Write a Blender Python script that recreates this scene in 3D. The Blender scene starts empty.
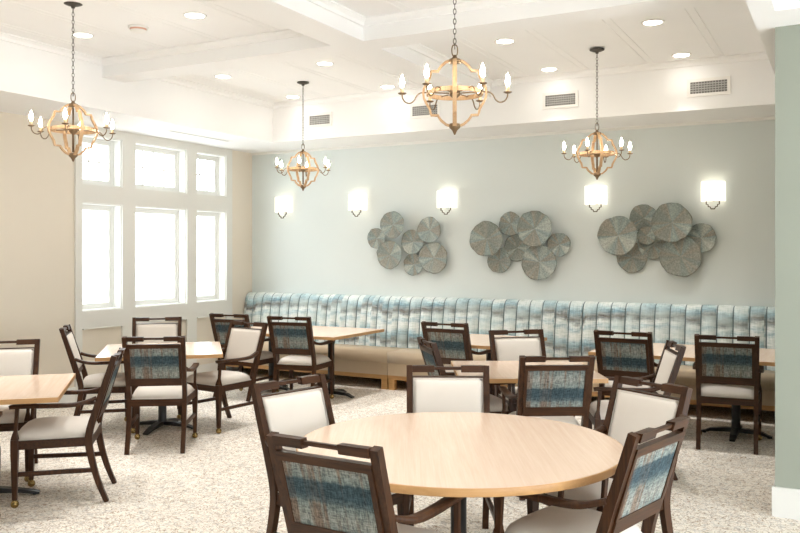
import bpy, bmesh, math, random
from mathutils import Vector, Matrix
random.seed(4)
scn = bpy.context.scene
COL = scn.collection
PI = math.pi

# ---------------------------------------------------------------- materials
def new_mat(name):
    m = bpy.data.materials.new(name); m.use_nodes = True
    nt = m.node_tree; b = nt.nodes['Principled BSDF']
    return m, nt, b

def lin(r, g, b):
    f = lambda v: (v/255)/12.92 if v/255 <= .04045 else ((v/255+.055)/1.055)**2.4
    return (f(r), f(g), f(b), 1)

def mixcol(nt, fac, a, b, blend='MIX'):
    n = nt.nodes.new('ShaderNodeMix'); n.data_type = 'RGBA'; n.blend_type = blend
    for sock, v in ((0, fac), (6, a), (7, b)):
        if hasattr(v, 'is_output'): nt.links.new(v, n.inputs[sock])
        else: n.inputs[sock].default_value = v
    return n.outputs[2]

def coords(nt, scale=(1,1,1), loc=(0,0,0), rot=(0,0,0)):
    t = nt.nodes.new('ShaderNodeTexCoord'); mp = nt.nodes.new('ShaderNodeMapping')
    nt.links.new(t.outputs['Object'], mp.inputs[0])
    mp.inputs['Scale'].default_value = scale; mp.inputs['Location'].default_value = loc
    mp.inputs['Rotation'].default_value = rot
    return mp.outputs[0]

def noise(nt, vec, scale, detail=3, rough=.5, dist=0):
    n = nt.nodes.new('ShaderNodeTexNoise'); nt.links.new(vec, n.inputs['Vector'])
    n.inputs['Scale'].default_value = scale; n.inputs['Detail'].default_value = detail
    n.inputs['Roughness'].default_value = rough; n.inputs['Distortion'].default_value = dist
    return n.outputs['Fac']

def ramp(nt, fac, stops, mode='LINEAR'):
    n = nt.nodes.new('ShaderNodeValToRGB'); nt.links.new(fac, n.inputs[0])
    r = n.color_ramp; r.interpolation = mode
    while len(r.elements) < len(stops): r.elements.new(.5)
    for e, (p, c) in zip(r.elements, stops):
        e.position = p; e.color = c if len(c) == 4 else (*c, 1)
    return n.outputs[0]

def bump(nt, b, h, strength=.3, dist=.002):
    n = nt.nodes.new('ShaderNodeBump'); n.inputs['Strength'].default_value = strength
    n.inputs['Distance'].default_value = dist
    nt.links.new(h, n.inputs['Height']); nt.links.new(n.outputs[0], b.inputs['Normal'])

def math_node(nt, op, a, b=None, c=None):
    n = nt.nodes.new('ShaderNodeMath'); n.operation = op
    for i, v in enumerate((a, b, c)):
        if v is None: continue
        if hasattr(v, 'is_output'): nt.links.new(v, n.inputs[i])
        else: n.inputs[i].default_value = v
    return n.outputs[0]

def paint(name, rgb, rough=.6, spec=.3):
    m, nt, b = new_mat(name)
    v = coords(nt)
    c = mixcol(nt, noise(nt, v, 3, 2), lin(*rgb), lin(*[max(0, x-3) for x in rgb]))
    nt.links.new(c, b.inputs['Base Color'])
    b.inputs['Roughness'].default_value = rough; b.inputs['Specular IOR Level'].default_value = spec
    bump(nt, b, noise(nt, v, 220, 2), .08, .001)
    return m

def metal(name, rgb, rough=.35, metallic=1.0):
    m, nt, b = new_mat(name)
    v = coords(nt)
    c = mixcol(nt, noise(nt, v, 40, 3), lin(*rgb), lin(*[x*.75 for x in rgb]))
    nt.links.new(c, b.inputs['Base Color'])
    b.inputs['Roughness'].default_value = rough; b.inputs['Metallic'].default_value = metallic
    return m

def wood(name, c1, c2, axis=0, scale=14, rough=.35, stretch=12, spec=.5, coat=0):
    m, nt, b = new_mat(name)
    sc = [stretch]*3; sc[axis] = 1
    v = coords(nt, tuple(sc))
    n1 = noise(nt, v, scale/4, 4, .6, .4)
    n2 = noise(nt, coords(nt, tuple(x*3 if i != axis else 1 for i, x in enumerate(sc))), scale/3, 3, .6)
    f = math_node(nt, 'ADD', math_node(nt, 'MULTIPLY', n1, .65), math_node(nt, 'MULTIPLY', n2, .35))
    c = ramp(nt, f, [(.34, lin(*c1)), (.66, lin(*c2))])
    nt.links.new(c, b.inputs['Base Color'])
    b.inputs['Roughness'].default_value = rough; b.inputs['Specular IOR Level'].default_value = spec
    b.inputs['Coat Weight'].default_value = coat; b.inputs['Coat Roughness'].default_value = .2
    bump(nt, b, f, .05, .001)
    return m

def cloth(name, rgb, rgb2):
    m, nt, b = new_mat(name)
    v = coords(nt)
    c = mixcol(nt, noise(nt, v, 9, 3), lin(*rgb), lin(*rgb2))
    nt.links.new(c, b.inputs['Base Color'])
    b.inputs['Roughness'].default_value = .8; b.inputs['Specular IOR Level'].default_value = .2
    b.inputs['Sheen Weight'].default_value = .15
    bump(nt, b, noise(nt, v, 500, 2), .2, .0006)
    return m

def emit(name, rgb, strength, base=(1,1,1)):
    m, nt, b = new_mat(name)
    b.inputs['Base Color'].default_value = (*base, 1)
    b.inputs['Emission Color'].default_value = (*rgb, 1)
    b.inputs['Emission Strength'].default_value = strength
    return m

# plaid woven fabric on the backs of the chairs (object colour red channel shifts the bands)
def plaid_mat():
    m, nt, b = new_mat('plaid_weave')
    t = nt.nodes.new('ShaderNodeTexCoord'); oi = nt.nodes.new('ShaderNodeObjectInfo')
    sepc = nt.nodes.new('ShaderNodeSeparateColor'); nt.links.new(oi.outputs['Color'], sepc.inputs[0])
    ph = sepc.outputs[0]
    sp = nt.nodes.new('ShaderNodeSeparateXYZ'); nt.links.new(t.outputs['Object'], sp.inputs[0])
    x, z = sp.outputs[0], sp.outputs[2]
    wob = noise(nt, coords(nt, (26, 1, 2)), 2, 2)
    zz = math_node(nt, 'ADD', math_node(nt, 'MULTIPLY', z, 4.7), math_node(nt, 'MULTIPLY', wob, .10))
    zz = math_node(nt, 'FRACT', math_node(nt, 'ADD', zz, ph))
    L1, L2 = lin(118, 128, 126), lin(142, 144, 138)
    D1, D2 = lin(62, 78, 85), lin(80, 94, 98)
    band = ramp(nt, zz, [(0, D2), (.05, D1), (.32, D1), (.37, L1), (.62, L2), (.88, L1), (.96, D2), (1, D2)])
    vert = noise(nt, coords(nt, (20, 1, 1.2)), 1.5, 2, .5)
    vf = ramp(nt, vert, [(.44, (0,0,0)), (.58, (1,1,1))])
    lightness = ramp(nt, zz, [(.05, (.25,.25,.25)), (.31, (.25,.25,.25)), (.38, (1,1,1)), (.88, (1,1,1)), (.96, (.25,.25,.25))])
    fac = math_node(nt, 'MULTIPLY', vf, math_node(nt, 'MULTIPLY', lightness, .75))
    brown = mixcol(nt, fac, band, lin(116, 92, 76))
    fine = noise(nt, coords(nt, (150, 1, 26)), 1.5, 3, .7)
    fine2 = noise(nt, coords(nt, (26, 1, 150)), 1.5, 3, .7)
    ff = math_node(nt, 'ADD', math_node(nt, 'MULTIPLY', fine, .55), math_node(nt, 'MULTIPLY', fine2, .45))
    c = mixcol(nt, .85, brown, ramp(nt, ff, [(.41, (.18,.19,.2)), (.59, (.8,.79,.77))]), 'OVERLAY')
    nt.links.new(c, b.inputs['Base Color'])
    b.inputs['Roughness'].default_value = .85; b.inputs['Specular IOR Level'].default_value = .15
    bump(nt, b, ff, .3, .001)
    return m

def banquette_mat():
    m, nt, b = new_mat('watercolour_fabric')
    t = nt.nodes.new('ShaderNodeTexCoord')
    sp = nt.nodes.new('ShaderNodeSeparateXYZ'); nt.links.new(t.outputs['Object'], sp.inputs[0])
    x, z = sp.outputs[0], sp.outputs[2]
    # each sewn channel is cut a little differently from the roll
    chn = math_node(nt, 'FLOOR', math_node(nt, 'DIVIDE', x, .155))
    wn = nt.nodes.new('ShaderNodeTexWhiteNoise'); wn.noise_dimensions = '1D'; nt.links.new(chn, wn.inputs['W'])
    off = math_node(nt, 'MULTIPLY', math_node(nt, 'SUBTRACT', wn.outputs['Value'], .5), .09)
    wv = noise(nt, coords(nt, (1.6, 1, 2)), 2.2, 4, .6)
    z2 = math_node(nt, 'ADD', math_node(nt, 'ADD', z, off), math_node(nt, 'MULTIPLY', math_node(nt, 'SUBTRACT', wv, .5), .16))
    zz = math_node(nt, 'FRACT', math_node(nt, 'ADD', math_node(nt, 'MULTIPLY', z2, 2.7), .03))
    W = lin(222, 228, 224); Bl = lin(174, 195, 200); Bd = lin(124, 152, 164); Gr = lin(142, 148, 148); Br = lin(112, 106, 100)
    base = ramp(nt, zz, [(0, W), (.12, W), (.24, Bl), (.36, W), (.46, Gr), (.53, Br), (.60, Gr), (.70, Bd), (.82, Bl), (.94, W)])
    st = noise(nt, coords(nt, (7, 1, 40)), 1.7, 5, .75)
    sv = noise(nt, coords(nt, (60, 1, 5)), 1.7, 4, .7)
    st = math_node(nt, 'ADD', math_node(nt, 'MULTIPLY', st, .6), math_node(nt, 'MULTIPLY', sv, .4))
    c = mixcol(nt, .75, base, ramp(nt, st, [(.38, (.2,.21,.22)), (.58, (.85,.85,.85))]), 'OVERLAY')
    n3 = noise(nt, coords(nt, (1.5, 1, 3)), 2, 4)
    c = mixcol(nt, ramp(nt, n3, [(.42, (0,0,0)), (.7, (.7,.7,.7))]), c, lin(196, 212, 212))
    nt.links.new(c, b.inputs['Base Color'])
    b.inputs['Roughness'].default_value = .7; b.inputs['Specular IOR Level'].default_value = .25
    bump(nt, b, noise(nt, coords(nt), 400, 2), .15, .0006)
    return m

def carpet_mat():
    m, nt, b = new_mat('patterned_carpet')
    v = coords(nt)
    a = noise(nt, v, 26, 2, .5, 1.2)
    w = math_node(nt, 'ABSOLUTE', math_node(nt, 'SUBTRACT', a, .5))
    line = ramp(nt, w, [(.010, (1,1,1)), (.038, (0,0,0))])
    a2 = noise(nt, coords(nt, (1,1,1), (5,3,0)), 17, 2, .5, .8)
    w2 = math_node(nt, 'ABSOLUTE', math_node(nt, 'SUBTRACT', a2, .52))
    line2 = ramp(nt, w2, [(.01, (1,1,1)), (.04, (0,0,0))])
    base = mixcol(nt, noise(nt, v, 3, 3), lin(245, 238, 228), lin(238, 231, 219))
    c = mixcol(nt, math_node(nt, 'MULTIPLY', line, .92), base, lin(158, 130, 100))
    c = mixcol(nt, math_node(nt, 'MULTIPLY', line2, .45), c, lin(150, 150, 150))
    pile = noise(nt, v, 300, 2, .7)
    c = mixcol(nt, .25, c, ramp(nt, pile, [(.3, (.3,.3,.3)), (.7, (.8,.8,.8))]), 'OVERLAY')
    nt.links.new(c, b.inputs['Base Color'])
    b.inputs['Roughness'].default_value = .95; b.inputs['Specular IOR Level'].default_value = .1
    bump(nt, b, pile, .4, .003)
    return m

def sculpture_mat():
    m, nt, b = new_mat('woven_wire')
    t = nt.nodes.new('ShaderNodeTexCoord')
    sp = nt.nodes.new('ShaderNodeSeparateXYZ'); nt.links.new(t.outputs['Object'], sp.inputs[0])
    x, z = sp.outputs[0], sp.outputs[2]
    r = math_node(nt, 'SQRT', math_node(nt, 'ADD', math_node(nt, 'MULTIPLY', x, x), math_node(nt, 'MULTIPLY', z, z)))
    rings = math_node(nt, 'SINE', math_node(nt, 'MULTIPLY', r, 620))
    ang = math_node(nt, 'ARCTAN2', z, x)
    cb = nt.nodes.new('ShaderNodeCombineXYZ'); oi = nt.nodes.new('ShaderNodeObjectInfo')
    nt.links.new(math_node(nt, 'COSINE', ang), cb.inputs[0]); nt.links.new(math_node(nt, 'SINE', ang), cb.inputs[1])
    nt.links.new(math_node(nt, 'MULTIPLY', oi.outputs['Random'], 20), cb.inputs[2])
    sec = noise(nt, cb.outputs[0], .9, 1, .5)
    c = ramp(nt, sec, [(.34, lin(132, 140, 134)), (.46, lin(152, 148, 136)), (.54, lin(138, 152, 150)), (.66, lin(176, 180, 172))])
    fine = noise(nt, coords(nt), 60, 4, .7)
    c = mixcol(nt, .6, c, ramp(nt, fine, [(.3, (.2,.2,.2)), (.7, (.8,.8,.8))]), 'OVERLAY')
    rr = ramp(nt, math_node(nt, 'ADD', math_node(nt, 'MULTIPLY', rings, .5), .5), [(0, (.42,.42,.42)), (.6, (.55,.55,.55))])
    c = mixcol(nt, .55, c, rr, 'OVERLAY')
    nt.links.new(c, b.inputs['Base Color'])
    b.inputs['Roughness'].default_value = .55; b.inputs['Metallic'].default_value = .25
    bump(nt, b, rings, .5, .002)
    return m

M = dict(
    ceil=paint('ceiling_white', (244, 244, 243)), trim=paint('trim_white', (232, 232, 228), .45),
    beige=paint('wall_beige', (228, 219, 204)), green=paint('wall_pale_green', (220, 227, 225)),
    sage=paint('wall_sage', (158, 164, 152)), cas=paint('casing_grey_white', (226, 225, 219), .45),
    carpet=carpet_mat(), walnut=wood('dark_walnut', (40, 22, 11), (78, 47, 24), 2, 16, .42, 14, .28),
    walnut_h=wood('dark_walnut_rail', (40, 22, 11), (78, 47, 24), 0, 16, .42, 14, .28),
    cream=cloth('cream_upholstery', (226, 218, 208), (219, 211, 201)), plaid=plaid_mat(),
    maple=wood('maple_laminate', (220, 192, 169), (229, 204, 183), 1, 9, .22, 20, .5, .15),
    maple_edge=wood('maple_edge', (180, 136, 88), (200, 156, 104), 0, 9, .4, 10),
    black=paint('black_steel', (26, 26, 28), .4, .5), brass=metal('antique_brass', (176, 148, 96), .25),
    oak=wood('honey_oak', (176, 132, 82), (206, 162, 106), 0, 12, .4, 12),
    fabric=banquette_mat(), vinyl=cloth('tan_vinyl', (200, 180, 152), (192, 172, 146)),
    bronze=metal('aged_bronze', (146, 122, 94), .4, .8), chainm=metal('dark_chain', (92, 88, 82), .5, .7),
    ribwood=wood('limed_wood', (172, 136, 98), (208, 176, 138), 2, 12, .55, 10),
    seam=cloth('seam_shade', (118, 134, 138), (104, 120, 124)), wire=sculpture_mat(), nickel=metal('dark_nickel', (110, 104, 94), .35),  # seam cloth is a darker tone standing in for groove shade
    candle=paint('candle_sleeve', (226, 206, 168), .5),
    bulb=emit('lit_bulb', (1, .87, .70), 60), sbulb=emit('lit_sconce_bulb', (1, .90, .76), 6), down=emit('lit_downlight', (1, .94, .86), 14),
    shade=None, vent=metal('vent_grey', (205, 204, 200), .6, .1), ventdark=paint('vent_dark', (120, 118, 116)),
    white_pl=paint('white_plastic', (240, 238, 234), .4, .5), pink=paint('pinkish_band', (226, 176, 156), .5),
)
def shade_mat():
    m, nt, b = new_mat('linen_shade_lit')
    b.inputs['Base Color'].default_value = lin(246, 240, 228)
    b.inputs['Emission Color'].default_value = (1, .93, .82, 1); b.inputs['Emission Strength'].default_value = .6
    b.inputs['Roughness'].default_value = .8
    v = coords(nt, (300, 300, 300)); bump(nt, b, noise(nt, v, 1, 2), .1, .0005)
    return m
M['shade'] = shade_mat()
def glass_mat():
    m, nt, b = new_mat('window_glass')
    for n in list(nt.nodes):
        if n.type != 'OUTPUT_MATERIAL': nt.nodes.remove(n)
    out = [n for n in nt.nodes if n.type == 'OUTPUT_MATERIAL'][0]
    tr = nt.nodes.new('ShaderNodeBsdfTransparent'); tr.inputs[0].default_value = (.97, .985, .98, 1)
    gl = nt.nodes.new('ShaderNodeBsdfGlossy'); gl.inputs['Roughness'].default_value = .02
    mx = nt.nodes.new('ShaderNodeMixShader'); mx.inputs[0].default_value = .05
    nt.links.new(tr.outputs[0], mx.inputs[1]); nt.links.new(gl.outputs[0], mx.inputs[2])
    nt.links.new(mx.outputs[0], out.inputs[0])
    return m
M['glass'] = glass_mat()

# ---------------------------------------------------------------- mesh helpers
def obj(name, bm, mat, parent=None, smooth=False, bevel=0, seg=2):
    if bevel:
        es = [e for e in bm.edges if len(e.link_faces) == 2 and e.calc_face_angle(0) > .5]
        bmesh.ops.bevel(bm, geom=es, offset=bevel, segments=seg, affect='EDGES', profile=.6, clamp_overlap=True)
    bmesh.ops.recalc_face_normals(bm, faces=bm.faces)
    me = bpy.data.meshes.new(name); bm.to_mesh(me); bm.free()
    for m in (mat if isinstance(mat, (list, tuple)) else [mat]): me.materials.append(m)
    if smooth:
        for p in me.polygons: p.use_smooth = True
    o = bpy.data.objects.new(name, me); COL.objects.link(o)
    if parent: o.parent = parent
    return o

def tag(o, label, cat, group=None):
    o['label'] = label; o['category'] = cat
    if group: o['group'] = group
    return o
def thing(name, label, cat, loc=(0,0,0), rz=0, group=None):
    o = bpy.data.objects.new(name, None); COL.objects.link(o)
    o.location = loc; o.rotation_euler = (0, 0, rz); o.empty_display_size = .1
    return tag(o, label, cat, group)
def struct(name, bm, mat, **k):
    o = obj(name, bm, mat, **k); o['kind'] = 'structure'; return o
def dup(root, loc, rz, label, group=None):
    r = root.copy(); COL.objects.link(r); r.location = loc; r.rotation_euler = (0, 0, rz); r['label'] = label
    if group: r['group'] = group
    for ch in list(root.children):
        c = ch.copy(); COL.objects.link(c); c.parent = r
        for g in ch.children:
            d = g.copy(); COL.objects.link(d); d.parent = c
    return r

def box(bm, x0, x1, y0, y1, z0, z1):
    v = [bm.verts.new((x, y, z)) for z in (z0, z1) for y in (y0, y1) for x in (x0, x1)]
    for f in ((0,2,3,1), (4,5,7,6), (0,1,5,4), (2,6,7,3), (0,4,6,2), (1,3,7,5)):
        bm.faces.new([v[i] for i in f])
    return bm
def B(*a): return box(bmesh.new(), *a)

def prism(bm, poly, axis, a, b):
    """poly: 2-D outline, extruded from a to b along axis ('x','y','z')"""
    def P(u, v, t): return {'x': (t, u, v), 'y': (u, t, v), 'z': (u, v, t)}[axis]
    lo = [bm.verts.new(P(u, v, a)) for u, v in poly]; hi = [bm.verts.new(P(u, v, b)) for u, v in poly]
    n = len(poly)
    bm.faces.new(lo); bm.faces.new(hi[::-1])
    for i in range(n): bm.faces.new([lo[i], lo[(i+1)%n], hi[(i+1)%n], hi[i]])
    return bm

def lathe(bm, prof, seg=24, c=(0,0,0)):
    rings = []
    for r, z in prof:
        if r < 1e-5: rings.append([bm.verts.new((c[0], c[1], c[2]+z))])
        else: rings.append([bm.verts.new((c[0]+r*math.cos(2*PI*k/seg), c[1]+r*math.sin(2*PI*k/seg), c[2]+z)) for k in range(seg)])
    for a, b in zip(rings, rings[1:]):
        for k in range(seg):
            k2 = (k+1) % seg
            if len(a) == 1 and len(b) == 1: continue
            if len(a) == 1: bm.faces.new([a[0], b[k], b[k2]])
            elif len(b) == 1: bm.faces.new([a[k], a[k2], b[0]])
            else: bm.faces.new([a[k], a[k2], b[k2], b[k]])
    return bm

def sweep(bm, pts, sizes, side=(1,0,0), rnd=False, seg=8, closed=False):
    """rectangular or round section along a path; side = direction of the width"""
    pts = [Vector(p) for p in pts]; n = len(pts); rings = []
    side = Vector(side).normalized()
    for i, p in enumerate(pts):
        if closed: t = pts[(i+1) % n]-pts[i-1]
        else: t = (pts[min(i+1, n-1)]-pts[max(i-1, 0)])
        t.normalize()
        s = (side-t*side.dot(t))
        if s.length < 1e-4: s = t.orthogonal()
        s.normalize(); u = t.cross(s)
        w, h = sizes[i] if isinstance(sizes, list) else sizes
        if rnd: ring = [bm.verts.new(p+s*(w/2*math.cos(2*PI*k/seg))+u*(h/2*math.sin(2*PI*k/seg))) for k in range(seg)]
        else: ring = [bm.verts.new(p+s*(a*w/2)+u*(b*h/2)) for a, b in ((-1,-1), (1,-1), (1,1), (-1,1))]
        rings.append(ring)
    m = len(rings[0])
    pairs = list(zip(rings, rings[1:]))
    if closed: pairs.append((rings[-1], rings[0]))
    for a, b in pairs:
        for k in range(m): bm.faces.new([a[k], a[(k+1) % m], b[(k+1) % m], b[k]])
    if not closed:
        bm.faces.new(rings[0][::-1]); bm.faces.new(rings[-1])
    return bm

def spline(pts, n=6):
    """Catmull-Rom through the points"""
    P = [Vector(p) for p in pts]; out = []
    for i in range(len(P)-1):
        p0, p1, p2, p3 = P[max(i-1, 0)], P[i], P[i+1], P[min(i+2, len(P)-1)]
        for k in range(n):
            t = k/n
            out.append(.5*((2*p1)+(p2-p0)*t+(2*p0-5*p1+4*p2-p3)*t*t+(3*p1-p0-3*p2+p3)*t**3))
    out.append(P[-1]); return out

# ================================================================= THE ROOM
XL, YB, XR = -7.45, 9.46, -0.385
YS = 5.69                    # front face of the wall stub on the right
ZS, ZC, ZB = 3.055, 3.55, 3.375
YN, XE = -2.2, 3.2
struct('floor', B(XL-.3, XE, YN, YB+.2, -.12, 0), M['carpet'])

# left wall with its six window openings
bm = bmesh.new(); T = .20
cols = [(6.45, 7.03), (7.23, 8.11), (8.29, 8.88)]
rows = [(.99, 2.20), (2.40, 2.96)]
ys = [YN, 6.45, 7.03, 7.23, 8.11, 8.29, 8.88, YB+.12]
zs = [0, .99, 2.20, 2.40, 2.96, ZC+.1]
for i in range(len(ys)-1):
    opening = (ys[i], ys[i+1]) in cols
    if not opening: box(bm, XL-T, XL, ys[i], ys[i+1], 0, ZC+.1)
    else:
        for j in range(len(zs)-1):
            if (zs[j], zs[j+1]) not in rows: box(bm, XL-T, XL, ys[i], ys[i+1], zs[j], zs[j+1])
struct('wall_left', bm, M['beige'])
struct('wall_back', B(XL-T, XR+.3, YB, YB+.12, 0, ZC+.1), M['green'])
struct('wall_right', B(XR, XR+.12, YS, YB, 0, ZS), M['sage'])
struct('wall_rear_added', B(XL-T, XE, YN-.12, YN, 0, ZC+.1), M['sage'])  # unseen wall, added to cut light from behind the camera
struct('wall_east_added', B(XE, XE+.12, YN-.12, YS+.12, 1.95, ZC+.1), M['sage'])  # unseen header, added to shade the ceiling and limit side daylight
struct('wall_front', B(XR+.12, XE, YS, YS+.12, 0, ZS), M['sage'])

# casing around the window group: vertical boards, horizontal boards, recessed panels below
cas = bmesh.new(); tk = .022; x0, x1 = XL, XL+tk
for a, b in ((6.36, 6.45), (7.03, 7.23), (8.11, 8.29), (8.88, 9.00)): box(cas, x0, x1, a, b, .0, ZS)
for a, b in cols:
    box(cas, x0, x1, a, b, .79, .99); box(cas, x0, x1, a, b, 2.20, 2.40); box(cas, x0, x1, a, b, 2.96, ZS); box(cas, x0, x1, a, b, 0, .17)
    box(cas, x1, x1+.018, a-.0, b+.0, .79, .80)
struct('trim_1', cas, M['cas'])
k = 0
for (a, b) in cols:
    for (c, d) in rows:
        k += 1
        fr = bmesh.new(); xo = XL-.16; w = .03
        box(fr, xo, xo+.05, a, a+w, c, d); box(fr, xo, xo+.05, b-w, b, c, d)
        box(fr, xo, xo+.05, a+w, b-w, c, c+w); box(fr, xo, xo+.05, a+w, b-w, d-w, d)
        # inner sash
        w2 = .045; xs = xo+.008
        box(fr, xs, xs+.03, a+w, a+w2+w, c+w, d-w); box(fr, xs, xs+.03, b-w-w2, b-w, c+w, d-w)
        box(fr, xs, xs+.03, a+w+w2, b-w-w2, c+w, c+w+w2); box(fr, xs, xs+.03, a+w+w2, b-w-w2, d-w-w2, d-w)
        wf = struct('window_%d' % k, fr, M['trim'])
        rv = bmesh.new()   # lining of the opening
        box(rv, xo+.05, XL+.0, a, a+.012, c, d); box(rv, xo+.05, XL, b-.012, b, c, d)
        box(rv, xo+.05, XL, a+.012, b-.012, c, c+.012); box(rv, xo+.05, XL, a+.012, b-.012, d-.012, d)
        obj('window_lining', rv, M['trim'], wf)
        ia, ib, ic, idd = a+w+w2, b-w-w2, c+w+w2, d-w-w2
        obj('pane', B(xs+.012, xs+.017, ia, ib, ic, idd), M['glass'], wf)
        mt = bmesh.new(); nv = 4 if b-a > .7 else 3; mw = .009
        if c > 2.3:
            for q in range(1, nv):
                yy = ia+(ib-ia)*q/nv; box(mt, xs+.017, xs+.027, yy-mw, yy+mw, ic, idd)
            zz = (ic+idd)/2; box(mt, xs+.018, xs+.026, ia, ib, zz-mw, zz+mw)
            obj('glazing_bars', mt, M['trim'], wf)
        else: mt.free()

def baseboard(name, pts):
    bm = bmesh.new()
    for (a, b, c, d, top) in pts: box(bm, a, b, c, d, 0, top-.02); 
    for (a, b, c, d, top) in pts:
        box(bm, a+(.004 if b-a < .1 else 0), b, c+(.004 if d-c < .1 else 0), d, top-.02, top)
    struct(name, bm, M['trim'])
baseboard('baseboard_front', [(XR-.018, XE, YS-.018, YS, .185)])
baseboard('baseboard_right', [(XR-.018, XR, YS, 8.66, .185)])
bm = bmesh.new()
box(bm, XL, XL+.018, YN, 6.36, 0, .17); box(bm, XL, XL+.018, 9.0, YB-.8, 0, .17)
struct('baseboard_left', bm, M['trim'])

# ceiling: slab, perimeter soffit, beams and small crown
TX0, TX1, TY0, TY1 = -6.47, -.49, -1.0, 8.64
bm = bmesh.new()
box(bm, TX0, TX1, TY0, TY1, ZC, ZC+.1)
struct('ceiling', bm, M['ceil'])
bm = bmesh.new()
box(bm, XL, TX0, YN, YB, ZS, ZC+.1)
box(bm, TX0, TX1+.0, TY1, YB, ZS, ZC+.1)
box(bm, TX1, -.36, YN, YB, ZS, ZC+.1)
box(bm, TX0, TX1, YN, TY0, ZS, ZC+.1)
box(bm, -.36, XE, 5.31, YS+.12, ZS, ZC+.1)
box(bm, -.36, XE, YN, -.9, ZS, ZC+.1); box(bm, 2.6, XE, -.9, 5.31, ZS, ZC+.1)
box(bm, -.36, 2.6, -.9, 5.31, ZS+.13, ZC+.1)
struct('ceiling_soffit', bm, M['ceil'])
# beam grid inside the tray
bx0, bx1 = -3.79, -3.475
bm = bmesh.new(); box(bm, bx0, bx1, TY0, TY1, ZB, ZC); struct('trim_2', bm, M['ceil'])
ybeams = [(5.86, 6.15), (2.60, 2.89)]
bm = bmesh.new()
for a, b in ybeams:
    box(bm, TX0, bx0, a, b, ZB, ZC); box(bm, bx1, TX1, a, b, ZB, ZC)
struct('trim_3', bm, M['ceil'])
# crown moulding in every bay
def crown(bm, xa, xb, ya, yb, z, s=.06):
    pr = [(0, 0), (0, -s), (s*.25, -s*.95), (s*.4, -s*.55), (s*.8, -s*.28), (s, -s*.2), (s, 0)]
    prism(bm, [(xa+u, z+v) for u, v in pr], 'y', ya, yb)
    prism(bm, [(xb-u, z+v) for u, v in pr], 'y', ya, yb)
    prism(bm, [(ya+u, z+v) for u, v in pr], 'x', xa, xb)
    prism(bm, [(yb-u, z+v) for u, v in pr], 'x', xa, xb)
bm = bmesh.new()
for xa, xb in ((TX0, bx0), (bx1, TX1)):
    for ya, yb in ((6.15, TY1), (2.89, 5.86), (TY0, 2.60)): crown(bm, xa, xb, ya, yb, ZC)
crown(bm, -.36, 2.6, -.9, 5.31, ZS+.13, .05)
struct('trim_4', bm, M['ceil'])
# picture rail where the back wall meets the soffit
bm = bmesh.new()
prism(bm, [(YB, ZS-.03), (YB-.012, ZS-.028), (YB-.03, ZS-.008), (YB-.03, ZS), (YB, ZS)], 'x', XL, XR)
struct('trim_5', bm, M['trim'])
# paired beads of the ceiling boards
bm = bmesh.new()
for X in (-1.07, -1.72, -2.38, -3.03, -4.30, -4.95, -5.60, -6.20):
    for ya, yb in ((6.21, TY1-.06), (2.95, 5.80), (TY0+.06, 2.54)):
        for dx in (-.034, .034):
            prism(bm, [(X+dx-.006, ZC), (X+dx-.003, ZC-.0035), (X+dx+.003, ZC-.0035), (X+dx+.006, ZC)], 'y', ya, yb)
struct('trim_6', bm, M['ceil'])

# ================================================================= CEILING FITTINGS
def downlight(x, y, label):
    t = thing('recessed_downlight', label, 'ceiling light', (x, y, ZC), 0, 'recessed downlights in the tray ceiling')
    obj('trim_ring', lathe(bmesh.new(), [(.072, -.001), (.078, -.008), (.092, -.008), (.096, 0)], 28), M['white_pl'], t, True)
    obj('lens', lathe(bmesh.new(), [(0, -.004), (.073, -.004), (.073, -.001)], 28), M['down'], t)
    l = bpy.data.lights.new('downlight_beam', 'SPOT'); l.energy = 62; l.spot_size = 1.27; l.spot_blend = 1
    l.shadow_soft_size = .07; l.color = (1, .99, .97)
    lo = bpy.data.objects.new('downlight_beam', l); COL.objects.link(lo); lo.parent = t; lo.location = (0, 0, -.03)
DL = {(-4.60,5.11): 'round recessed downlight right of the smoke detector, in front of the cross beam',
 (-5.88,5.11): 'round recessed downlight beside the chain of the leftmost chandelier',
 (-5.93,7.03): 'round recessed downlight just behind the cross beam, nearest the left wall',
 (-5.95,8.35): 'round recessed downlight in the back left corner of the ceiling tray',
 (-4.62,7.03): 'round recessed downlight in front of the canopy of the far chandelier',
 (-4.63,8.35): 'round recessed downlight at the back, between far chandelier and large near chandelier',
 (-2.70,7.05): 'round recessed downlight just right of the chain of the large near chandelier',
 (-2.71,8.35): 'round recessed downlight above the middle wall vent, left of the right chandelier canopy',
 (-1.40,7.05): 'round recessed downlight right of the right chandelier canopy, the nearer of two',
 (-1.39,8.35): 'round recessed downlight above the right hand wall vent'}
for (x, y), lab in DL.items(): downlight(x, y, lab)
for j, y in enumerate((3.79, 1.80)):  # extra rows out of view, added to brighten the room
    for i, x in enumerate((-5.90, -4.62, -2.70, -1.40)):
        downlight(x, y, 'added unseen downlight above the camera, %s, %s' % (('front row', 'rear row')[j], ('by the left wall', 'left of the centre beam', 'right of the centre beam', 'by the right edge of the tray')[i]))

t = thing('smoke_detector', 'round white smoke detector with pinkish band on the ceiling', 'smoke detector', (-5.26, 5.15, ZC))
obj('base', lathe(bmesh.new(), [(0, 0), (.085, 0), (.085, -.012), (.075, -.018)], 28), M['white_pl'], t, True)
obj('sensor_band', lathe(bmesh.new(), [(.068, -.014), (.064, -.032)], 28), M['pink'], t, True)
obj('cap', lathe(bmesh.new(), [(.066, -.03), (.055, -.044), (0, -.05)], 28), M['white_pl'], t, True)

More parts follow.
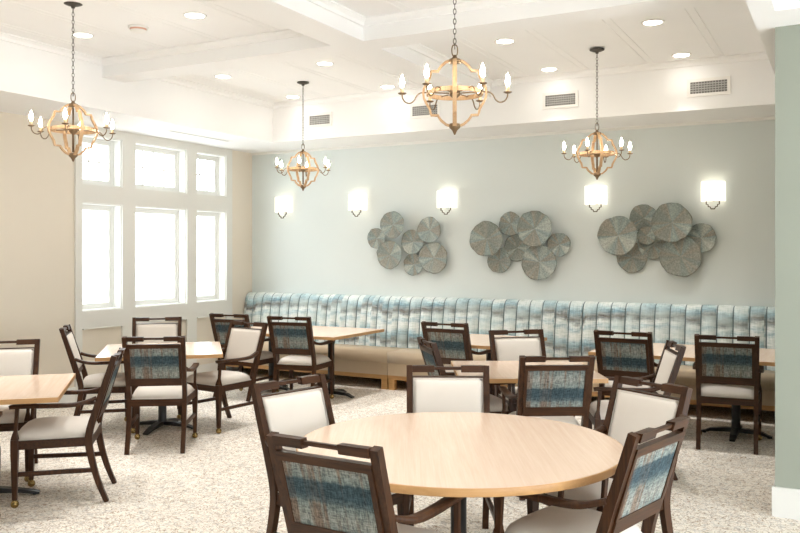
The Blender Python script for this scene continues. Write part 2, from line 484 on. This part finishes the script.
def vent(xa, xb, za, zb, label):
    cx = (xa+xb)/2; t = thing('air_vent', label, 'air vent', (cx, TY1, (za+zb)/2), 0, 'slatted air vents on the back soffit')
    w, h = (xb-xa)/2, (zb-za)/2
    fr = bmesh.new(); f = .03
    for a in ((-w-f, w+f, -.010, 0, h, h+f), (-w-f, w+f, -.010, 0, -h-f, -h), (-w-f, -w, -.010, 0, -h, h), (w, w+f, -.010, 0, -h, h)): box(fr, *a)
    obj('frame', fr, M['white_pl'], t)
    obj('duct_opening', B(-w, w, -.003, 0, -h, h), M['ventdark'], t)
    g = bmesh.new(); n = 5
    for i in range(1, n):
        z = -h+2*h*i/n; box(g, -w, w, -.009, -.003, z-.0045, z+.0045)
    m = int(2*w/.025)
    for i in range(1, m):
        x = -w+2*w*i/m; box(g, x-.003, x+.003, -.008, -.003, -h, h)
    obj('grille', g, M['vent'], t)
vent(-1.354, -1.01, 3.215, 3.33, 'slatted air vent on the soffit, rightmost, above the right wall sconce')
vent(-2.844, -2.515, 3.215, 3.33, 'slatted air vent on the soffit, just left of the right chandelier chain')
vent(-4.454, -4.13, 3.235, 3.345, 'slatted air vent on the soffit, partly behind the large near chandelier')
vent(-5.90, -5.60, 3.235, 3.345, 'slatted air vent on the soffit, just right of the far chandelier chain')
t = thing('linear_slot_vent', 'narrow slot diffuser in the soffit above the windows', 'air vent', (-6.88, 7.74, ZS))
fb = bmesh.new()
box(fb, -.05, -.03, -.55, .55, -.006, 0); box(fb, .03, .05, -.55, .55, -.006, 0); box(fb, -.03, .03, -.55, -.53, -.006, 0); box(fb, -.03, .03, .53, .55, -.006, 0)
obj('frame', fb, M['white_pl'], t); obj('slot', B(-.03, .03, -.53, .53, -.003, 0), M['vent'], t)

# ---------------------------------------------------------------- chandeliers
def chandelier(label, loc, rz, ztop=ZC):
    t = thing('chandelier', label, 'chandelier', loc, rz, 'orb chandeliers hanging from the ceiling tray')
    H = ztop-loc[2]
    obj('canopy', lathe(bmesh.new(), [(0, H), (.068, H), (.068, H-.008), (.045, H-.018), (.018, H-.024), (.012, H-.04), (0, H-.04)], 28), M['chainm'], t, True)
    ch = bmesh.new(); z = .275; i = 0
    while z < H-.04:
        L, W = (.036, .017)
        pts = []
        for q in range(10):
            a = 2*PI*q/10; u = W/2*math.cos(a); v = L/2*math.sin(a)
            pts.append((u, 0, z+v) if i % 2 else (0, u, z+v))
        sweep(ch, pts, (.0045, .0045), (0, 1, 0) if i % 2 else (1, 0, 0), True, 5, True)
        z += .029; i += 1
    obj('chain', ch, M['chainm'], t, True)
    lk = bmesh.new(); pts = [(.017*math.copysign(abs(math.cos(a))**.6, math.cos(a)), 0, .25+.033*math.sin(a)) for a in [2*PI*q/16 for q in range(16)]]
    sweep(lk, pts, (.007, .007), (0,1,0), True, 6, True); obj('hanging_loop', lk, M['bronze'], t, True)
    obj('crown_cap', lathe(bmesh.new(), [(0, .225), (.010, .222), (.016, .205), (.034, .198), (.040, .186), (.036, .176), (0, .174)], 20), M['bronze'], t, True)
    obj('centre_rod', lathe(bmesh.new(), [(0, .18), (.006, .18), (.006, .04), (.016, .03), (.03, .015), (.034, 0), (.03, -.015), (.012, -.03), (.008, -.04), (.008, -.17), (0, -.17)], 16), M['bronze'], t, True)
    obj('finial', lathe(bmesh.new(), [(0, -.178), (.030, -.178), (.036, -.192), (.030, -.204), (.018, -.214), (.012, -.224), (.004, -.243), (0, -.243)], 20), M['bronze'], t, True)
    half = [(.026, .192), (.052, .182), (.080, .158), (.094, .138), (.096, .130), (.116, .129), (.136, .128), (.140, .116), (.146, .092), (.166, .058), (.180, .028), (.184, 0)]
    prof = half+[(x, -z) for x, z in half[-2::-1]]
    for k in range(4):
        a = k*PI/2; ca, sa = math.cos(a), math.sin(a)
        r = bmesh.new()
        sweep(r, [(x*ca, x*sa, z) for x, z in prof], (.024, .013), (-sa, ca, 0))
        obj('rib', r, M['ribwood'], t, bevel=.002, seg=1)
    hp = bmesh.new(); n = 40
    for k in range(n):
        a, b = 2*PI*k/n, 2*PI*(k+1)/n
        R0, R1 = .157, .165
        va = [hp.verts.new((R*math.cos(q), R*math.sin(q), zz)) for q in (a, b) for R in (R0, R1) for zz in (-.013, .013)]
        for f in ((0,1,5,4), (2,6,7,3), (0,4,6,2), (1,3,7,5)): hp.faces.new([va[i] for i in f])
    bmesh.ops.remove_doubles(hp, verts=hp.verts, dist=1e-5)
    obj('hoop', hp, M['ribwood'], t)
    arm_path = [(.03, .0), (.10, .004), (.17, .006), (.20, .004), (.222, -.012), (.238, -.040), (.262, -.056), (.290, -.048), (.305, -.026), (.308, -.006)]
    for k in range(6):
        a = k*PI/3+.0001; ca, sa = math.cos(a), math.sin(a)
        ab = bmesh.new()
        pts = spline([(x, 0, z) for x, z in arm_path], 4)
        sweep(ab, [(p.x*ca, p.x*sa, p.z) for p in pts], (.008, .008), (-sa, ca, 0), True, 7)
        am = obj('arm', ab, M['bronze'], t, True)
        c = (.308*ca, .308*sa, -.004)
        obj('drip_pan', lathe(bmesh.new(), [(0, 0), (.014, 0), (.026, .006), (.024, .009), (0, .006)], 18, c), M['bronze'], am, True)
        obj('candle_sleeve', lathe(bmesh.new(), [(.009, .006), (.0105, .006), (.0105, .040), (.0, .042)], 14, c), M['candle'], am, True)
        obj('bulb', lathe(bmesh.new(), [(0, .040), (.007, .042), (.0125, .056), (.0145, .070), (.0115, .088), (.006, .104), (.002, .116), (0, .119)], 14, c), M['bulb'], am, True)
    return t
CH = [('orb chandelier nearest the camera, largest, hung over the middle tables', (-2.012, 4.44, 2.578), 24.3),
      ('orb chandelier at far left of the ceiling, in front of the windows', (-5.215, 4.44, 2.585), 69.5),
      ('orb chandelier on the right, hung in front of the pale green wall', (-2.037, 7.70, 2.565), 28.9),
      ('smallest looking orb chandelier, far back near the left end of the banquette', (-5.342, 7.69, 2.575), 57)]
c0 = chandelier(CH[0][0], CH[0][1], math.radians(CH[0][2]))
for lab, loc, rz in CH[1:]: dup(c0, loc, math.radians(rz), lab)

# ---------------------------------------------------------------- wall sconces
def sconce(x, z, label):
    t = thing('wall_sconce', label, 'wall light', (x, YB, z), 0, 'wall sconces along the pale green wall')
    obj('back_plate', B(-.035, .035, -.012, 0, -.09, .06), M['nickel'], t, bevel=.003)
    br = bmesh.new()   # quatrefoil stirrup under the shade
    pth = [(-.066, -.100), (-.066, -.136), (-.048, -.140), (-.046, -.160), (-.026, -.166), (-.018, -.186), (.018, -.186), (.026, -.166), (.046, -.160), (.048, -.140), (.066, -.136), (.066, -.100)]
    sweep(br, [(u, -.085, v) for u, v in pth], (.012, .012), (0, 1, 0)); box(br, -.006, .006, -.085, -.002, -.104, -.094)
    box(br, -.066, .066, -.090, -.080, -.104, -.094)
    obj('bracket', br, M['nickel'], t)
    sh = bmesh.new(); w, dd, zb, zt = .118, .115, -.105, .105
    out = [(-w, -.012), (-w, -dd+.02), (-w+.012, -dd+.004), (-w+.03, -dd), (w-.03, -dd), (w-.012, -dd+.004), (w, -dd+.02), (w, -.012)]
    inn = [(u*.975, v*.97-.001) for u, v in out]
    poly = out+inn[::-1]
    lo = [sh.verts.new((u, v, zb)) for u, v in poly]; hi = [sh.verts.new((u, v, zt)) for u, v in poly]
    n = len(poly); m = len(out)
    for i in range(n): sh.faces.new([lo[i], lo[(i+1) % n], hi[(i+1) % n], hi[i]])
    for i in range(m-1):
        for rr in (lo, hi): sh.faces.new([rr[i], rr[i+1], rr[n-2-i], rr[n-1-i]])
    obj('shade', sh, M['shade'], t)
    obj('bulb', lathe(bmesh.new(), [(0, -.04), (.014, -.036), (.022, 0), (.016, .03), (0, .04)], 14, (0, -.06, .0)), M['sbulb'], t, True)
    obj('lamp_holder', lathe(bmesh.new(), [(0, -.088), (.012, -.088), (.012, -.038), (0, -.038)], 12, (0, -.06, 0)), M['nickel'], t)
for x, lab in ((-6.86, 'lit wall sconce nearest the windows, by the far chandelier'),
               (-5.665, 'lit wall sconce to the upper left of the first disc sculpture'),
               (-4.37, 'lit wall sconce to the upper right of the first disc sculpture'),
               (-2.50, 'lit wall sconce directly below the right chandelier'),
               (-1.24, 'lit wall sconce at far right beside the third disc sculpture')):
    sconce(x, 2.305 if x < -3 else 2.295, lab)

# ---------------------------------------------------------------- disc sculptures
def disc_bm(r, cone, seed):
    rnd = random.Random(seed); bm = bmesh.new(); seg = 40; rings = []
    ph = [rnd.uniform(0, 6.28) for _ in range(4)]
    for q, rr in enumerate([.0, .10, .2, .35, .5, .65, .8, .93, 1.0, .985]):
        if rr == 0: rings.append([bm.verts.new((0, -cone*.25, 0))]); continue
        ring = []
        for k in range(seg):
            a = 2*PI*k/seg
            wob = 1+.022*math.sin(3*a+ph[0])+.015*math.sin(7*a+ph[1])+.010*math.sin(13*a+ph[2])
            y = -cone*(.25+.75*rr*rr)-.004*math.sin(9*a+ph[3])*rr
            if q == 9: y += .010
            ring.append(bm.verts.new((r*rr*wob*math.cos(a), y, r*rr*wob*math.sin(a))))
        rings.append(ring)
    for a, b in zip(rings, rings[1:]):
        for k in range(seg):
            k2 = (k+1) % seg
            if len(a) == 1: bm.faces.new([a[0], b[k], b[k2]])
            else: bm.faces.new([a[k], a[k2], b[k2], b[k]])
    return bm
CL = [[(-5.108,2.0,.164,3),(-5.374,1.829,.127,1),(-5.163,1.615,.174,2),(-4.848,1.777,.149,1),(-4.848,1.491,.133,0),(-4.583,1.926,.154,3),(-4.551,1.578,.188,1)],
      [(-3.816,1.807,.203,3),(-3.529,1.986,.137,1),(-3.682,1.546,.144,0),(-3.459,1.70,.156,0),(-3.211,1.924,.203,3),(-2.93,1.735,.133,1),(-3.172,1.53,.203,1)],
      [(-2.239,1.833,.211,3),(-1.967,2.025,.147,1),(-2.098,1.592,.164,0),(-1.872,1.733,.155,0),(-1.932,1.831,.097,2),(-1.652,1.967,.205,4),(-1.363,1.80,.151,1),(-1.568,1.602,.211,2)]]
for ci, (cl, lab) in enumerate(zip(CL, ('wall sculpture of seven woven grey discs, leftmost, between two sconces',
        'wall sculpture of seven woven grey discs in the middle of the green wall',
        'wall sculpture of woven grey discs, rightmost and largest, between two sconces'))):
    cx = sum(c[0] for c in cl)/len(cl); cz = sum(c[1] for c in cl)/len(cl)
    t = thing('disc_wall_sculpture', lab, 'wall art', (cx, YB, cz), 0, 'disc wall sculptures')
    for i, (x, z, r, lv) in enumerate(cl):
        yy = -.012-.028*lv
        d = obj('disc', disc_bm(r*1.05, .030, ci*10+i), M['wire'], t, True); d.location = (x-cx, yy, z-cz)
        st = obj('mounting_stem', B(-.01, .01, 0, -yy, -.01, .01), M['bronze'], d)

# ================================================================= BANQUETTE
def banquette(xa, xb, label, first):
    t = thing('banquette_section', label, 'banquette', ((xa+xb)/2, YB, 0), 0, 'sections of the long wall banquette')
    cx = (xa+xb)/2; hw = (xb-xa)/2
    # channel tufted back, profile (y from wall, z) bottom to top
    prof = [(-.262, .40), (-.262, .46), (-.250, .62), (-.228, .80), (-.205, .95), (-.190, 1.02), (-.168, 1.058), (-.130, 1.078), (-.085, 1.08), (-.045, 1.07), (-.02, 1.045)]
    bm = bmesh.new(); grid = []
    n0 = round((xb-xa)/.155); step = (xb-xa)/n0; US = [0, .035, .08, .16, .28, .42, .5, .58, .72, .84, .92, .965]; K = len(US)
    for i in range(n0*K+1):
        u = US[i % K]; x = -hw+step*(i//K+u)
        g = math.sin(PI*u)**.5 if i % K else 0
        col_ = []
        for q, (y, z) in enumerate(prof):
            f = .050*g
            ny, nz = (-1, 0) if q < 4 else (-.85, 0) if q < 5 else (-.6, 0) if q < 6 else (-.3, .0) if q < 7 else (0, .12)
            col_.append(bm.verts.new((x, y+.045+ny*f, z+nz*f)))
        grid.append(col_)
    for ii, (a, b) in enumerate(zip(grid, grid[1:])):
        for q in range(len(prof)-1):
            fc = bm.faces.new([a[q], b[q], b[q+1], a[q+1]])
            if ii % K in (0, K-1) and q < 8: fc.material_index = 1  # faces beside each groove coloured dark, shade put into the cloth
    for side in (grid[0], grid[-1]):
        e1 = bm.verts.new((side[0].co.x, -.012, .40)); e2 = bm.verts.new((side[0].co.x, -.012, 1.03))
        bm.faces.new(side+[e2, e1])
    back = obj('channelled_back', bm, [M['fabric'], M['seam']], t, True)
    # seat cushion
    y0, y1 = -.765, -.25
    s = B(-hw+.004, hw-.004, y0, y1, .325, .45); obj('seat_cushion', s, M['vinyl'], t, True, bevel=.028, seg=4)
    obj('upholstered_base', B(-hw+.006, hw-.006, y0+.012, -.03, .175, .328), M['vinyl'], t, bevel=.008)
    obj('base_rail', B(-hw+.006, hw-.006, y0+.022, -.05, .125, .175), M['oak'], t, bevel=.004)
    for x in (-hw+.05, hw-.05):
        for y in (y0+.055, -.10): obj('leg', B(x-.04, x+.04, y-.03, y+.03, 0, .127), M['oak'], t, bevel=.004)
banquette(XL+.005, -4.83, 'left end of the tan and watercolour blue banquette, against the window wall', True)
banquette(-4.83, -2.62, 'middle section of the tan and watercolour blue banquette, open seat showing', False)
banquette(-2.62, XR-.005, 'right end of the tan and watercolour blue banquette, behind the right hand chairs', False)

# ================================================================= TABLES
def pedestal(t, x, y, reach=.36, ang=0, top=.705):
    obj('pedestal', lathe(bmesh.new(), [(0, .055), (.05, .055), (.042, .075), (.038, .09), (.038, top-.02), (.05, top-.01), (.05, top), (0, top)], 20, (x, y, 0)), M['black'], t, True)
    mb = bmesh.new()
    for k in range(2):
        a = ang+k*PI/2; ca, sa = math.cos(a), math.sin(a)
        sweep(mb, [(x-.2*ca, y-.2*sa, top-.008), (x+.2*ca, y+.2*sa, top-.008)], (.04, .016), (-sa, ca, 0))
    obj('mounting_plate', mb, M['black'], t)
    for k in range(4):
        a = ang+k*PI/2; ca, sa = math.cos(a), math.sin(a)
        f = bmesh.new()
        pts = [(.0, .050), (.10, .048), (.22, .036), (reach-.04, .020), (reach, .010)]
        sz = [(.060, .036), (.060, .036), (.056, .026), (.052, .018), (.046, .014)]
        sweep(f, [(x+r*ca, y+r*sa, z) for r, z in pts], sz, (-sa, ca, 0))
        fo = obj('base_foot', f, M['black'], t, bevel=.004)
        obj('glide', lathe(bmesh.new(), [(0, 0), (.014, 0), (.014, .010), (0, .010)], 12, (x+(reach-.03)*ca, y+(reach-.03)*sa, 0)), M['black'], fo)

def top_slab(t, bm2, bm3):
    tp = obj('tabletop', bm2, M['maple'], t); obj('edge_band', bm3, M['maple_edge'], tp)

def rect_table(label, loc, rz, w, d, peds, group=None, reach=.36, ang=0):
    t = thing('dining_table', label, 'table', loc, rz, group)
    h, th, e = .74, .032, .006
    top_slab(t, B(-w/2+e, w/2-e, -d/2+e, d/2-e, h-th, h), ring_rect(w, d, e, h-th, h-.0012))
    for px in peds: pedestal(t, px, 0, reach, ang)
    return t
def ring_rect(w, d, e, z0, z1):
    bm = bmesh.new()
    box(bm, -w/2, w/2, -d/2, -d/2+e, z0, z1); box(bm, -w/2, w/2, d/2-e, d/2, z0, z1)
    box(bm, -w/2, -w/2+e, -d/2+e, d/2-e, z0, z1); box(bm, w/2-e, w/2, -d/2+e, d/2-e, z0, z1)
    return bm

R = .77
t = thing('round_dining_table', 'large round maple topped dining table in the foreground', 'table', (-1.626, 3.633, 0), math.radians(28))
tb = lathe(bmesh.new(), [(0, .74), (R-.006, .74), (R-.006, .705), (0, .705)], 96)
eb = lathe(bmesh.new(), [(R-.006, .7388), (R-.001, .7388), (R, .736), (R, .708), (R-.002, .705), (R-.006, .705)], 96)
tp = obj('tabletop', tb, M['maple'], t); obj('edge_band', eb, M['maple_edge'], tp, True)
pedestal(t, 0, 0, .40, .1)
R28 = math.radians(28.14)
rect_table('square maple table between the round table and the back wall, four chairs around', (-2.204, 6.157, 0), R28, 1.07, 1.0, [0], reach=.34, ang=-.175)
rect_table('square table below the windows, its top shining pale with daylight', (-5.65, 5.835, 0), math.radians(42), 1.08, 1.08, [0], reach=.33, ang=-.436)
rect_table('square maple table cut off by the left edge of the photo', (-5.11, 3.60, 0), math.radians(44), 1.08, 1.08, [0])
rect_table('long maple table at the left end of the banquette on two black pedestals', (-5.61, 8.03, 0), 0, 1.62, 1.10, [.42, -.42], reach=.30)
rect_table('small maple table at the middle of the banquette, mostly hidden by chairs', (-3.24, 8.03, 0), 0, .88, 1.06, [0])
rect_table('long maple table at the right end of the banquette beside the green wall', (-1.265, 8.03, 0), 0, 1.60, 1.06, [.4, -.4], reach=.30)

# ================================================================= CHAIR
def yb(z):      # centre line of the back in side view
    return -.215-(z-.42)*.305 if z > .42 else -.215
def make_chair(label):
    t = thing('dining_armchair', label, 'chair')
    W = M['walnut']
    for s in (-1, 1):
        pts = spline([(.222*s, -.325, .0), (.222*s, -.270, .14), (.222*s, -.228, .30), (.224*s, -.213, .44), (.226*s, -.262, .62), (.229*s, -.322, .80), (.231*s, -.374, .962)], 4)
        n = len(pts); sz = []
        for i, p in enumerate(pts):
            k = 1 if p.z > .40 else .62+.38*p.z/.40
            sz.append((.036, .046*k if p.z < .5 else .046-.010*(p.z-.5)/.46))
        obj('rear_leg', sweep(bmesh.new(), pts, sz, (1, 0, 0)), W, t, bevel=.004)
    for s in (-1, 1):
        b = bmesh.new(); x, y = .248*s, .235
        sweep(b, [(x, y, .052), (x, y, .30), (x, y, .345), (x, y, .44)], [(.030, .030), (.042, .042), (.046, .046), (.046, .046)], (1, 0, 0))
        sweep(b, [(x, y, .44), (x, y-.002, .475), (x, y-.006, .50), (x+.004*s, y-.016, .642)], [(.046, .046), (.032, .032), (.022, .022), (.024, .024)], (1, 0, 0))
        bmesh.ops.remove_doubles(b, verts=b.verts, dist=1e-5)
        fl = obj('front_leg', b, W, t, bevel=.003)
        c = bmesh.new()
        bmesh.ops.create_uvsphere(c, u_segments=16, v_segments=10, radius=.026, matrix=Matrix.Translation((x, y, .026)))
        lathe(c, [(0, .056), (.012, .056), (.016, .045), (.012, .04)], 12, (x, y, 0))
        obj('caster', c, M['brass'], fl, True)
    for s in (-1, 1):
        pts = spline([(.232*s, -.262, .690), (.240*s, -.215, .672), (.255*s, -.14, .655), (.262*s, -.02, .652), (.262*s, .12, .655), (.258*s, .235, .655), (.257*s, .262, .652)], 4)
        n = len(pts); sz = [(.030+.016*min(1, i/(n*.35)), .024) for i in range(n)]
        obj('armrest', sweep(bmesh.new(), pts, sz, (1, 0, 0)), W, t, True, bevel=.006, seg=2)
    for s in (-1, 1):
        obj('stretcher', sweep(bmesh.new(), [(.225*s, -.245, .215), (.246*s, .22, .215)], (.020, .028), (1, 0, 0)), W, t, bevel=.003)
    # seat frame
    f = bmesh.new(); o = [(-.232, -.235), (.232, -.235), (.262, .255), (-.262, .255)]; inn = [(-.20, -.20), (.20, -.20), (.225, .215), (-.225, .215)]
    for k in range(4):
        a, b_, c_, d_ = o[k], o[(k+1) % 4], inn[(k+1) % 4], inn[k]
        prism(f, [a, b_, c_, d_], 'z', .375, .432)
    bmesh.ops.remove_doubles(f, verts=f.verts, dist=1e-5)
    obj('seat_frame', f, M['walnut_h'], t)
    # cushion (dome)
    c = bmesh.new(); N = 14; g = []
    for i in range(N+1):
        row = []
        for j in range(N+1):
            u, v = 2*i/N-1, 2*j/N-1
            u2, v2 = math.copysign(abs(u)**.8, u), math.copysign(abs(v)**.8, v)
            w = .222+.034*(v2+1)/2
            rr = max(abs(u2)**6+abs(v2)**6, 0)
            z = .432+.068*max(0, 1-min(1, rr**.5)**2.2)**.45+.012*(1-u2*u2)*(1-v2*v2)
            corner = 1-.035*(u2*u2*v2*v2)
            row.append(c.verts.new((w*u2*corner, .012+.244*v2*corner, z)))
        g.append(row)
    for i in range(N):
        for j in range(N): c.faces.new([g[i][j], g[i+1][j], g[i+1][j+1], g[i][j+1]])
    bd = [g[i][0] for i in range(N+1)]+[g[N][j] for j in range(1, N+1)]+[g[i][N] for i in range(N-1, -1, -1)]+[g[0][j] for j in range(N-1, 0, -1)]
    c.faces.new(bd[::-1])
    cu = obj('seat_cushion', c, M['cream'], t, True)
    pb = bmesh.new()
    sweep(pb, [(p[0]*1.0, p[1], .438) for p in [(-.222, -.228), (.222, -.228), (.252, .252), (-.252, .252)]], (.006, .006), (0, 0, 1), True, 6, True)
    obj('piping', pb, M['cream'], cu)
    # rails of the back, following its slope
    def rail(name, xa, xb, z0, z1, dy0, dy1, mat, bev=.003, par=t, bend=0):
        b = bmesh.new(); n = 1
        vs = []
        for x in (xa, xb):
            for z in (z0, z1):
                for dy in (dy0, dy1): vs.append(b.verts.new((x, yb(z)+dy, z)))
        for q in ((0,1,3,2), (4,6,7,5), (0,4,5,1), (2,3,7,6), (0,2,6,4), (1,5,7,3)): b.faces.new([vs[i] for i in q])
        return b
    b = rail('', -.213, -.080, .926, .964, -.020, .020, W)
    for src in (rail('', .080, .213, .926, .964, -.020, .020, W), rail('', -.082, .082, .938, .956, -.010, .010, W)):
        me = bpy.data.meshes.new('tmp'); src.to_mesh(me); src.free(); b.from_mesh(me); bpy.data.meshes.remove(me)
    obj('top_rail', b, M['walnut_h'], t, bevel=.003)
    obj('upper_back_rail', rail('', -.213, .213, .866, .902, -.019, .017, W), M['walnut_h'], t, bevel=.003)
    obj('lower_back_rail', rail('', -.209, .209, .548, .612, -.019, .017, W), M['walnut_h'], t, bevel=.003)
    pn = bmesh.new()   # inner side strips of the panel frame
    obj('back_panel', rail('', -.212, .212, .606, .872, -.013, .002, W), M['plaid'], t)
    for xa, xb in ((-.214, -.192), (.192, .214)): obj('panel_strip', rail('', xa, xb, .606, .872, -.018, .014, W), W, t)
    # cream pad on the front of the back
    pd = bmesh.new(); g = []; NX, NZ = 12, 10
    for i in range(NX+1):
        row = []
        for j in range(NZ+1):
            u, v = 2*i/NX-1, 2*j/NZ-1
            u2, v2 = math.copysign(abs(u)**.75, u), math.copysign(abs(v)**.75, v)
            e = max(abs(u2), abs(v2))
            z = .741+.154*v2
            row.append(pd.verts.new((.209*u2, yb(z)+.019+.012*max(0, 1-e**6)**.5+.006*(1-u2*u2)*(1-v2*v2), z)))
        g.append(row)
    for i in range(NX):
        for j in range(NZ): pd.faces.new([g[i][j], g[i+1][j], g[i+1][j+1], g[i][j+1]])
    bd = [g[i][0] for i in range(NX+1)]+[g[NX][j] for j in range(1, NZ+1)]+[g[i][NZ] for i in range(NX-1, -1, -1)]+[g[0][j] for j in range(NZ-1, 0, -1)]
    pd.faces.new(bd[::-1])
    bp = obj('back_pad', pd, M['cream'], t, True)
    pp = bmesh.new(); q = [(-.208, .590), (.208, .590), (.208, .892), (-.208, .892)]
    sweep(pp, [(x, yb(z)+.021, z) for x, z in q], (.005, .005), (0, 1, 0), True, 6, True)
    obj('piping', pp, M['cream'], bp)
    return t

CHAIRS = [
 # x, y, angle, band phase, label
 (-1.663, 2.910, -2.3, .50, 'chair in the foreground left of centre, plaid back to the camera, at the round table', 0),
 (-2.287, 3.588, -104, .3, 'chair at the left of the round table, cream padded back facing right', 0),
 (-1.95, 4.235, -153.5, .1, 'chair on the far side of the round table, cream back facing the camera', 0),
 (-1.092, 4.200, 149.7, .6, 'chair at the right rear of the round table, wide cream back seen from the front', 0),
 (-1.010, 3.495, 76.4, .45, 'chair in the foreground right, dark plaid back angled away, at the round table', 0),
 (-1.865, 5.646, 30.9, .80, 'chair with dark plaid back to the camera, near side of the middle square table', 1),
 (-2.595, 6.06, -49.8, .2, 'chair seen edge on at the left side of the middle square table', 1),
 (-2.31, 6.66, -139, .4, 'chair with cream back facing the camera behind the middle square table', 1),
 (-1.464, 6.334, 112, .7, 'chair seen side on at the right of the middle square table, cream back facing left', 1),
 (-5.150, 5.310, 34.5, .52, 'chair with plaid back to the camera at the near side of the window table', 2),
 (-6.043, 5.541, -46.6, .3, 'chair seen side on at the left of the window table, back towards the wall', 2),
 (-6.128, 6.225, -139, .1, 'chair with cream back facing the camera, right under the windows', 2),
 (-5.225, 6.15, 172, .9, 'chair at the right of the window table, cream back turned left', 2),
 (-4.698, 3.896, 130.6, .3, 'chair seen side on at left, facing the table cut off by the left edge', 3),
 (-5.51, 4.00, -136, .3, 'chair with cream back facing the camera at far left, partly out of frame', 3),
 (-4.62, 3.00, 44, .3, 'chair at the bottom left edge, only a sliver of leg and arm in view', 3),
 (-6.057, 7.608, 4.8, .35, 'chair with plaid back at the far left of the banquette, half behind a cream chair', 4),
 (-5.28, 7.60, 11, .38, 'chair with plaid back and white seat at the right half of the left banquette table', 4),
 (-3.421, 7.70, -1.7, .62, 'chair with plaid back at the small middle banquette table', 4),
 (-1.688, 7.617, -1.1, .85, 'chair with plaid back at the left half of the right banquette table', 4),
 (-0.889, 7.65, 5, .50, 'chair with plaid back at far right beside the green wall stub', 4),
]
GR = ['armchairs around the round table', 'armchairs around the middle square table', 'armchairs around the window table',
      'armchairs around the table at the left edge', 'armchairs facing the banquette tables']
ch0 = None
for x, y, a, ph, lab, gi in CHAIRS:
    if ch0 is None:
        ch0 = make_chair(lab); c = ch0; c.location = (x, y, 0); c.rotation_euler = (0, 0, math.radians(a)); c['group'] = GR[gi]
    else: c = dup(ch0, (x, y, 0), math.radians(a), lab, GR[gi])
    for q in c.children:
        if q.name.startswith('back_panel'): q.color = (ph, ph, ph, 1)

# ================================================================= LIGHT, WORLD, CAMERA
w = bpy.data.worlds.new('daylight'); scn.world = w; w.use_nodes = True
bg = w.node_tree.nodes['Background']; bg.inputs[0].default_value = (.92, .965, 1, 1); bg.inputs[1].default_value = 3.8

cam = bpy.data.cameras.new('camera'); co = bpy.data.objects.new('camera', cam); COL.objects.link(co)
cam.sensor_width = 36; cam.lens = 832/800*36; cam.shift_y = (252-266.5)/800
co.location = (0, 0, 1.65); co.rotation_euler = (PI/2, 0, math.radians(28.14)); cam.clip_start = .05
scn.camera = co
vs = scn.view_settings; vs.view_transform = 'Standard'; vs.look = 'None'; vs.gamma = 1; vs.use_curve_mapping = False
vs.exposure = 1.02
